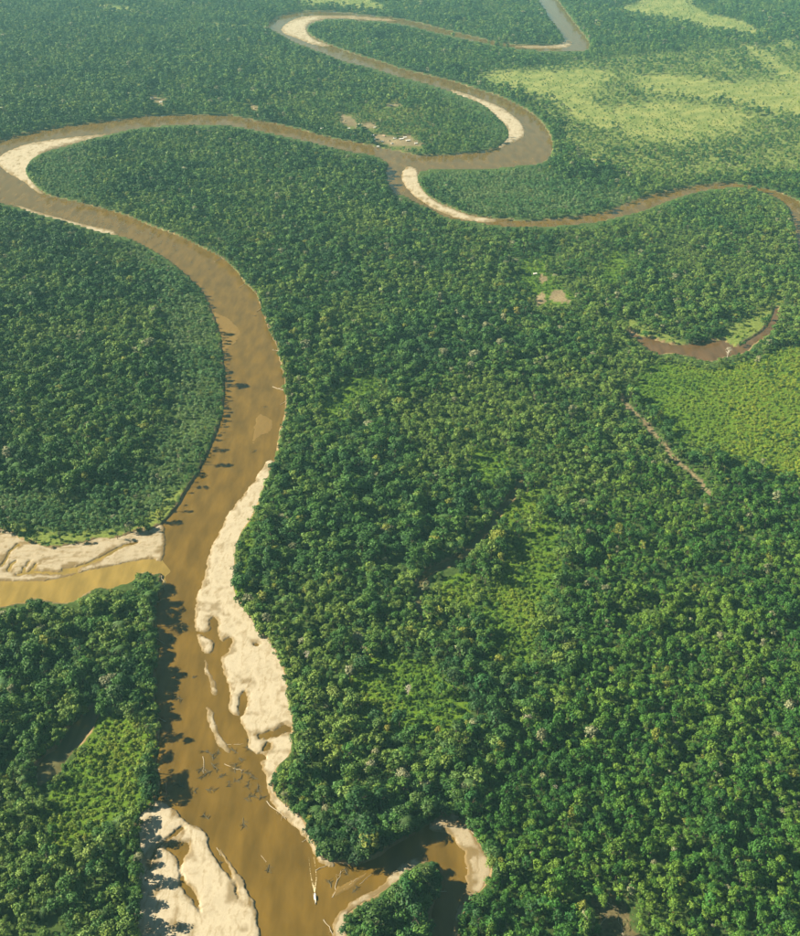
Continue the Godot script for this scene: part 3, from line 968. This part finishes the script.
func build_boat() -> void:
	var a := ground(314.4, 893.2)
	var b := ground(315.5, 904.6)
	var dir := (b - a).normalized()
	var o := base("river_boat", (a + b) * 0.5 - Vector3(0, 0.05, 0), atan2(dir.x, dir.z))
	var l := a.distance_to(b)
	var v := PackedVector3Array()
	var n := PackedVector3Array()
	var ix := PackedInt32Array()
	var rows := 15
	for i in rows:
		var s := i / float(rows - 1)
		var w := 1.0 * sin(PI * clampf(0.30 + s * 0.70, 0, 1)) ** 0.7 + 0.02
		var z := (s - 0.5) * l
		var sheer := 0.62 + 0.75 * maxf(0.0, s - 0.6) ** 2 * 4.0
		for q in [[-1.0, 1.0], [-0.72, 0.15], [0.0, -0.25], [0.72, 0.15], [1.0, 1.0], [0.86, 0.95], [0.6, 0.22], [0.0, 0.05], [-0.6, 0.22], [-0.86, 0.95]]:
			v.append(Vector3(q[0] * w, q[1] * sheer if q[1] > 0 else q[1] + maxf(0, s - 0.7) * 0.8, z))
	for i in rows - 1:
		for k in 10:
			var p := i * 10 + k
			var q := i * 10 + (k + 1) % 10
			ix.append_array([p, q, p + 10, q, q + 10, p + 10])
	for k in range(1, 9):
		ix.append_array([0, k + 1, k])
	var st := SurfaceTool.new()
	st.begin(Mesh.PRIMITIVE_TRIANGLES)
	st.set_smooth_group(-1)
	for k in ix:
		st.add_vertex(v[k])
	st.generate_normals()
	shape("hull", st.commit(), M.boat_white, o)
	for k in 4:
		shape("bench", box_mesh(Vector3(1.5, 0.06, 0.32), Vector3(0, 0.42, -l * 0.3 + k * l * 0.15)).commit(), M.drift, o)
	var roof := box_mesh(Vector3(1.75, 0.05, l * 0.42), Vector3(0, 1.75, -l * 0.06))
	box_mesh(Vector3(1.3, 0.05, l * 0.42), Vector3(0, 1.802, -l * 0.06), roof)
	var r := shape("canopy", roof.commit(), M.boat_white, o)
	for x in [-0.78, 0.78]:
		for z in [-0.26, -0.06, 0.14]:
			shape("post", box_mesh(Vector3(0.06, 1.3, 0.06), Vector3(x, 1.1, z * l)).commit(), M.drift, r)
	var motor := box_mesh(Vector3(0.34, 0.5, 0.4), Vector3(0, 0.85, -l * 0.5 - 0.2))
	box_mesh(Vector3(0.12, 0.9, 0.14), Vector3(0, 0.2, -l * 0.5 - 0.22), motor)
	shape("outboard_motor", motor.commit(), M.wet_wood, o)
	tag(o, "long white river boat heading downstream trailing a foamy wake", "boat")
	# foam thrown up behind the boat: low ridges of broken water
	var fv := PackedVector3Array()
	var fi := PackedInt32Array()
	var rr := RandomNumberGenerator.new()
	rr.seed = 77
	for line in [[314.6,892, 312.6,884, 311.0,876, 309.8,868, 308.8,856], [314.8,892, 315.7,884, 316.3,877, 315.0,864, 312.0,848], [314.7,892.5, 314.4,886, 314,880]]:
		var s := smooth(pts(line), false, 12)
		for i in s.size():
			var t := i / float(s.size() - 1)
			var w := lerpf(0.5, 0.03, t) * rr.randf_range(0.4, 1.2)
			var g := ground(s[i].x, s[i].y)
			var base_i := fv.size()
			fv.append_array([g + Vector3(-w, 0.02, 0), g + Vector3(0, 0.03 + 0.22 * w, rr.randf_range(-0.3, 0.3)), g + Vector3(w, 0.02, 0)])
			if i and rr.randf() > t * 0.55:
				for k in 2:
					ix = PackedInt32Array([base_i + k, base_i + k + 1, base_i + k - 3, base_i + k + 1, base_i + k - 2, base_i + k - 3])
					fi.append_array(ix)
	var fs := SurfaceTool.new()
	fs.begin(Mesh.PRIMITIVE_TRIANGLES)
	for k in fi:
		fs.add_vertex(fv[k])
	fs.generate_normals()
	tag(shape("boat_wake", fs.commit(), M.foam), "pale foam wake trailing behind the river boat", "wake", "", "stuff")

func build_house(px: float, py: float, long: float, deep: float, turn: float, roof: Material, label: String, group: String) -> void:
	var g := ground(px, py, 3.0)
	g.y = land_height(px, py)
	var o := base("house", g, turn)
	shape("wall", box_mesh(Vector3(long - 0.9, 3.0, deep - 0.9), Vector3(0, 1.3, 0)).commit(), M.plank, o)
	var st := SurfaceTool.new()
	st.begin(Mesh.PRIMITIVE_TRIANGLES)
	var p := PrismMesh.new()
	p.size = Vector3(deep, 1.7, long)
	st.append_from(p, 0, Transform3D(Basis(Vector3.UP, PI / 2), Vector3(0, 3.66, 0)))
	shape("roof", st.commit(), roof, o)
	shape("door", box_mesh(Vector3(0.9, 2.0, 0.08), Vector3(long * 0.15, 0.95, deep * 0.5 - 0.42)).commit(), M.wet_wood, o)
	for x in [-0.28, 0.36]:
		shape("window", box_mesh(Vector3(0.9, 0.8, 0.08), Vector3(long * x, 1.6, deep * 0.5 - 0.42)).commit(), M.wet_wood, o)
	tag(o, label, "house", group)

func build_village() -> void:
	var v := "houses of the riverside village"
	for h in [[372.5,136, 11,7, 0.2, 0], [374,140, 12,7, 0.5, 0], [384,136.5, 9,7, -0.4, 1], [395,139, 12,8, 0.1, 0], [401.5,139.5, 14,8, 0.3, 0], [405,138, 12,7, 0.2, 0], [408,141, 15,8, 0.35, 0], [389,141, 8,6, 0.9, 2], [378,147, 9,6, 0.1, 0], [355,135, 10,7, 0.4, 0], [364,140, 8,6, 0.0, 1], [360,125, 10,7, 0.7, 0], [349,129, 9,6, 0.2, 0], [369,133, 9,7, 0.5, 0], [382,142, 10,7, 0.3, 0], [392,144, 9,6, 0.8, 0], [398,134, 9,6, 0.1, 1], [416,144, 11,7, 0.3, 0], [345,121, 9,6, 0.4, 2], [375,128, 9,6, 0.3, 0]]:
		build_house(h[0], h[1], h[2], h[3], h[4], [M.tin, M.rust, M.thatch][h[5]], ["pale tin-roofed house in the village beside the river", "rusty-roofed house in the village beside the river", "thatched house between tin-roofed ones in the village"][h[5]], v)
	build_house(391, 106, 12, 8, 0.2, M.tin, "tin-roofed house on a bare patch inland of the village", v)
	build_house(322, 129, 11, 7, 0.3, M.tin, "tin-roofed house alone on the wooded bank upstream of the village", v)
	build_house(263.5, 109.5, 13, 8, 0.1, M.tin, "bright tin-roofed house beside a small bare yard in the forest", "houses in the forest by the upper reach")
	build_house(255, 108.5, 9, 7, 0.6, M.thatch, "thatched house on the small bare yard in the forest", "houses in the forest by the upper reach")
	for h in [[152,98.5], [161,102.5]]:
		build_house(h[0], h[1], 13, 8, 0.4, M.tin, "tin-roofed house on the bare slope above the upper reach", "houses in the forest by the upper reach")
	for h in [[84,105.5], [114,103.5]]:
		build_house(h[0], h[1], 13, 8, 0.2, M.tin, "pale-roofed house half hidden in forest above the sharp bend", "houses in the forest by the upper reach")
	build_house(535, 274.5, 9, 6.5, 0.35, M.tin, "lone white-roofed hut beside tan earth patches in the clearing", "huts in the clearing")

func build_driftwood() -> void:
	for l in [[225,764.3, 242.3,771.2, 0.5, "white bare log lying across the snags below the narrow sand spit"], [226.5,744.8, 240.5,744.6, 0.4, "thin straight pale log between sand spit and broad bar"], [267,801.5, 286,819.6, 0.55, "long pale log stranded along the foot of the wooded bank"],
			[316,870.5, 332,863.5, 0.4, "pale log jutting into the river from the wooded point"], [324,920.6, 336,938, 0.5, "pale log leaning on the islet rim in the river"], [332.7,897, 340.7,871, 0.5, "grey dead tree fallen from the wooded point across the shoal"],
			[261.5,856, 266.5,862, 0.3, "short pale stick in open water beside the sunken branches"], [145.7,776, 161,768.5, 0.35, "thin bare trunk leaning out over the shaded bank"], [166.3,783, 166.8,800, 0.3, "thin pole standing in the water off the shaded bank"],
			[158,602, 163,599, 0.4, "curved dead trunk at the foot of the shaded wooded bank"], [162,577, 165,590, 0.5, "dead tree slumped off the corner where tributary meets river"], [273,387, 283,390.5, 0.9, "fallen tree with pale branches off the crumbling outer bank"],
			[470,829, 484,851, 0.35, "long bare pole lying on the creek beach by the trees"], [456,822, 466,829, 0.35, "dead branch at the shaded head of the creek beach"], [473,846, 478,858, 0.3, "dark stick lying in the middle of the creek beach"], [466,868, 482,876, 0.3, "bleached branch on the lower creek beach"], [470,884, 480,880, 0.3, "bleached branch near the forest on the lower creek beach"],
			[436,893, 446,891.5, 0.3, "white branch poking from the islet over the creek"], [606,904, 615,909.5, 0.4, "white log lying in the brown clearing"], [618,920, 624,940, 0.4, "dark fallen trunk across the brown clearing"], [600,927, 607,917, 0.3, "grey fallen branch at the edge of the brown clearing"], [217,848, 221,856, 0.4, "dark log lodged in the gully of the rounded sand bar"],
			[344,889, 358,878, 0.35, "pale tree trunk stranded on the small shoal"], [360,884, 372,874, 0.3, "thin branch floating in the creek by the shoal"], [262,308, 256,312, 0.6, "fallen tree at the outer bank opposite the wet brown shoal"], [279,352, 272,350, 0.6, "fallen tree lying off the outer bank above the pale-branched one"], [287,402, 280,405, 0.5, "fallen trunk off the outer bank beside the small shoal"], [245,284, 239,288, 0.6, "fallen tree where the outer bank starts to bend"], [222,258, 214,262, 0.6, "fallen tree at the outer bank in the upper bend"], [309,838, 302,842, 0.4, "slumped trunk at the foot of the wooded point"], [157,640, 165,644, 0.4, "fallen trunk reaching out from the shaded wooded bank"], [158,718, 166,722, 0.4, "leaning trunk off the shaded bank near the drowned brush"],
			[203,757, 204,774, 0.45, "upright grey trunk among the snags in mid river"]]:
		drift_log(Vector2(l[0], l[1]), Vector2(l[2], l[3]), l[4] * 0.8, l[5], M.drift, 0.15, 4 if l[4] < 0.8 else 9)
	for s in [[206.5,752, 3.5, 6, "small tangle of dark branches upstream of the mid river snags"], [205,775, 6, 11, "large dark tangle of sunken branches in mid river"], [210.6,790, 4, 8, "dark sunken branches at the downstream end of the tangle"], [215,767, 5, 9, "flat brown branches beside the large tangle"], [235,768, 5, 10, "branches caught round the white bare log"], [234,751, 4, 7, "branches sticking up at the tail of the narrow sand spit"],
			[238,780, 4, 7, "low sunken branches downstream of the white bare log"], [246,773, 4, 7, "pale thin branches between white log and broad bar"], [249,749, 3.5, 7, "dark branches lodged against the edge of the broad bar"], [248,784, 3.5, 6, "small sunken branches off the tapering end of the broad bar"], [258,788, 4, 8, "branches piled against the bank below the broad bar"], [250,797, 4.5, 9, "round dark tangle off the stranded pale log"],
			[243.5,823, 4.2, 10, "lone round clump of sunken branches opposite the rounded sand bar"], [268,869, 3.6, 8, "lone dark clump of sunken branches upstream of the boat"], [181,786, 4.2, 8, "forked dark snag near the shaded bank"], [178,699, 4.5, 7, "dark submerged snag near the bank above the tangle"], [195,677, 2.6, 5, "small dark snag beside the thin broken spit"], [206,817, 3, 6, "faint sunken branches off the tip of the rounded bar"],
			[219,863, 3, 6, "dark branches caught in the gully of the rounded bar"], [251,739, 3.5, 7, "dark driftwood in the notch crossing the broad bar"], [257,750, 3.5, 8, "branches piled in the muddy notch of the broad bar"], [284,735, 3.5, 7, "brush heaped at the forest end of the notch"], [355,890, 3, 7, "tan brush on the creek bottom beside the islet"], [226,336, 3, 5, "branches stranded beside the wet brown shoal"], [265,407, 2.2, 4, "pale stump upstream of the small shoal"], [255,451, 3, 5, "sunken branches below the small shoal"], [254,316, 3, 5, "dark snag off the outer bank"], [209,269, 2.2, 4, "lone pale snag in the upper bend"],
			[213,757, 3, 7, "brown brush between sand spit and large tangle"], [222,776, 3.5, 7, "scattered dark twigs downstream of the narrow sand spit"], [229,784, 3, 6, "low dark twigs off the white bare log"], [200,770, 3, 6, "dark twigs at the outer side of the large tangle"], [218,752, 2.6, 6, "dark twigs hugging the narrow sand spit"], [241,760, 3, 6, "brush lodged between thin log and white log"], [254,778, 3, 6, "brush in the shallows at the foot of the broad bar"], [196,790, 2.4, 5, "small drowned bush in mid channel below the tangle"], [263,797, 3, 6, "brush caught beside the stranded long pale log"], [171,640, 2.6, 5, "drowned brush in the shade of the wooded bank"], [166,735, 2.6, 6, "brush at the waterline of the shaded bank"], [330,884, 3, 7, "tangled roots at the tip of the wooded point"], [346,872, 3, 7, "brush heaped under the wooded point in the creek"]]:
		snag(Vector2(s[0], s[1]), s[2], s[3], s[4])

func build_sticks() -> void:
	var r := RandomNumberGenerator.new()
	r.seed = 99
	for b in [[208,600, 262,700, "broad pale sand bar", 16], [165,815, 245,930, "rounded sand bar", 14], [20,545, 140,562, "cracked tan sand bar", 6], [470,840, 486,890, "creek beach", 8]]:
		for i in b[5]:
			var p := Vector2(r.randf_range(b[0], b[2]), r.randf_range(b[1], b[3]))
			if average(sand_sum, p.x, p.y, 4, 4) < 0.95:
				continue
			var g := ground(p.x, p.y, 0.9)
			var o := base("stick", g)
			var a := r.randf() * TAU
			var d := Vector3(cos(a), 0.06, sin(a)) * r.randf_range(1.0, 3.2)
			shape("stem", limb(-d, d, 0.22, 0.12, r, 5), M.wet_wood, o)
			shape("branch", limb(d * 0.2, d * 0.4 + Vector3(-d.z, 0.3, d.x) * 0.5, 0.13, 0.05, r, 5), M.wet_wood, o)
			tag(o, "small dark stick stranded on the " + b[4], "stick", "sticks on the " + b[4])

func build_pale_trees() -> void:
	# trees that stand out of the canopy: bleached dead crowns, and round yellow ones
	var bare := trunk_arrays(80, true)
	var twigs := crown_arrays(81, 9, 0.7, 0.6, 12, 0.10)
	var full := crown_arrays(82, 11, 0.6, 0.66, 40, 0.12)
	for t in [[408,690, 6.0, 1, "white bleached tree alone in the scrub clearing above the wooded point"], [527,720, 6.5, 1, "large bleached dead tree beside the scrub north of the second growth"], [97.5,918, 5.0, 0, "pale silvery tree in the dark wood behind the rounded bar"], [124,929, 3.5, 1, "small white dead tree at the edge of the dark wood"], [45,852, 4.0, 1, "bare white trunk standing in the dark wood below the scrub"],
			[438,730, 4.0, 2, "round yellow tree at the edge of the clearing near the creek"], [387,729, 4.5, 2, "round yellow tree among dark ones on the wooded point"], [375,754, 5.5, 0, "greyish silver tree on the wooded point"], [325,810, 5.0, 0, "pale straw-coloured tree near the river edge of the point"], [372,801, 4.0, 2, "yellow green tree on the tip of the wooded point"], [403,783, 3.0, 1, "small bleached tree between point and creek"], [555,789, 4.0, 1, "thin bleached branches rising in the second growth"],
			[543,778, 5.0, 0, "pale feathery tree where second growth meets tall wood"], [512,765, 5.0, 0, "pale tan tree beside a dark gap in the tall wood"], [267,302, 6.5, 1, "white-flowering tree on the outer bank of the big bend"], [299,379, 6.0, 0, "pale tree at the forest edge above the fallen branches"], [480,928, 4.0, 1, "white forked dead tree behind the creek beach"], [505,730, 4.0, 0, "tan tree near the large bleached one"], [382,532, 6.0, 0, "pale spreading tree above the forest behind the broad bar"],
			[316,505, 5.5, 0, "pale round tree behind the green strip of the broad bar"], [728,352, 8.0, 1, "white tree on the near shore of the oxbow lake"], [517,312, 9.0, 2, "large round yellow-brown tree near the tan clearing"], [504,318, 8.0, 0, "round pale tree beside the large yellow-brown one"], [758,360, 7.0, 0, "whitish tree between oxbow lake and meadow"], [360,660, 5.0, 0, "pale tree near the corner of the scrub clearing"], [307,655, 5.0, 1, "small bleached tree behind the broad pale bar"]]:
		var r: float = t[2]
		var at := ground(t[0], t[1], 3.0)
		# the point traced is the crown; the foot of the tree stands nearer by its height
		var d := Vector3(at.x, 0, at.z).length()
		var nearer := r * 2.2 * d / EYE
		at -= Vector3(at.x, 0, at.z).normalized() * nearer
		var q := pixel(at)
		at.y = land_height(q.x, q.y) - 0.2
		var o := base(["pale_tree", "bleached_tree", "yellow_tree"][t[3]], at, t[0])
		o.scale = Vector3(r, r * 1.15, r)
		shape("trunk", bare if t[3] == 1 else trunk_arrays(83), M.pale_bark if t[3] == 1 else M.bark, o)
		shape("crown", twigs if t[3] == 1 else full, [M.silver_leaf, M.white_leaf, M.yellow_leaf][t[3]], o)
		tag(o, t[4], "tree", "pale trees standing out of the canopy")

func materials() -> void:
	var leaf := mat("leaf", 0.62, Color(1, 1, 1), 0.35)
	leaf.vertex_color_use_as_albedo = true
	M.leaf = leaf
	M.bark = triplanar(mat("bark", 0.9, Color(0.085, 0.068, 0.048)), 3.0)
	M.pale_bark = mat("pale_bark", 0.85, Color(0.55, 0.51, 0.44))
	M.drift = mat("driftwood", 0.85, Color(0.40, 0.35, 0.27))
	M.wet_wood = mat("wet_wood", 0.55, Color(0.085, 0.075, 0.045))
	M.boat_white = mat("boat_paint", 0.4, Color(0.78, 0.76, 0.70), 0.5)
	M.foam = mat("foam", 0.7, Color(0.62, 0.54, 0.36))
	M.plank = mat("planks", 0.85, Color(0.36, 0.30, 0.22))
	M.tin = mat("tin_roof", 0.45, Color(0.74, 0.74, 0.72), 0.5)
	M.rust = mat("rusty_roof", 0.6, Color(0.45, 0.30, 0.22), 0.4)
	M.thatch = mat("thatch", 0.95, Color(0.42, 0.34, 0.20))
	for w in [["silver_leaf", Color(0.27, 0.28, 0.15)], ["white_leaf", Color(0.48, 0.46, 0.36)], ["yellow_leaf", Color(0.25, 0.24, 0.045)]]:
		M[w[0]] = leaf.duplicate()
		M[w[0]].albedo_color = w[1].linear_to_srgb()
	M.soil = triplanar(mat("soil", 0.95, Color(1, 1, 1), 0.2), 70.0)
	M.soil.vertex_color_use_as_albedo = true
	M.soil.albedo_texture = texture(1, 0.02, Color(0.70, 0.70, 0.66), Color(1, 1, 1))
	M.sand = triplanar(mat("sand", 0.92, Color(1, 1, 1), 0.25), 24.0)
	M.sand.vertex_color_use_as_albedo = true
	M.sand.albedo_texture = texture(2, 0.03, Color(0.92, 0.91, 0.89), Color(1, 1, 1))
	var ripple := texture(7, 0.02, Color.BLACK, Color.WHITE, 4, 512, true)
	var silt := texture(4, 0.006, Color(0.76, 0.77, 0.76), Color(1, 1, 1), 6, 1024)
	for w in [["river", Color(0.165, 0.102, 0.018), 0.12], ["tributary", Color(0.30, 0.212, 0.055), 0.3], ["lake", Color(0.135, 0.078, 0.032), 0.12], ["creek", Color(0.13, 0.12, 0.05), 0.2]]:
		var m := triplanar(mat(w[0], w[2], w[1], 0.4), 420.0)
		m.uv1_scale = Vector3(1.0 / 150.0, 1.0 / 150.0, 1.0 / 520.0)
		m.albedo_texture = silt
		m.normal_enabled = true
		m.normal_texture = ripple
		m.normal_scale = 0.05
		M[w[0]] = m

func _ready() -> void:
	rng.seed = 4242
	noise.seed = 3
	noise.frequency = 0.012
	noise.fractal_octaves = 4
	pitch = atan((468.0 + 170.0) / focal)
	turned = Basis(Vector3.RIGHT, -pitch)
	# camera, sky, sun, exposure, haze
	var cam := Camera3D.new()
	cam.name = "camera"
	cam.fov = FOV
	cam.near = 1.0
	cam.far = 90000.0
	cam.transform = Transform3D(turned, Vector3(0, EYE, 0))
	add_child(cam)
	var sky := ProceduralSkyMaterial.new()
	sky.sky_top_color = Color(0.40, 0.50, 0.60)
	sky.sky_horizon_color = Color(0.72, 0.78, 0.78)
	sky.sky_curve = 0.16
	sky.ground_bottom_color = Color(0.10, 0.14, 0.08)
	sky.ground_horizon_color = Color(0.45, 0.55, 0.55)
	var env := Environment.new()
	env.background_mode = Environment.BG_SKY
	env.sky = Sky.new()
	env.sky.sky_material = sky
	env.background_energy_multiplier = 0.22
	env.tonemap_mode = Environment.TONE_MAPPER_LINEAR
	env.tonemap_exposure = 2.85
	env.fog_enabled = true
	env.fog_density = 0.000033
	env.fog_light_color = Color(0.66, 0.95, 1.0)
	env.sdfgi_enabled = true
	env.ssao_enabled = true
	env.ssil_enabled = true
	var world := WorldEnvironment.new()
	world.name = "world"
	world.environment = env
	add_child(world)
	var sun := DirectionalLight3D.new()
	sun.name = "sun"
	sun.light_energy = 1.6
	sun.light_color = Color(1.0, 0.94, 0.82)
	sun.light_angular_distance = 0.5
	sun.shadow_enabled = true
	sun.basis = Basis.looking_at(Vector3(cos(deg_to_rad(33)), -sin(deg_to_rad(33)), 0.06), Vector3.UP)
	add_child(sun)
	# the place
	materials()
	map()
	build_ground()
	build_water()
	build_sand()
	build_forest()
	build_pale_trees()
	build_village()
	build_driftwood()
	build_sticks()
	build_boat()
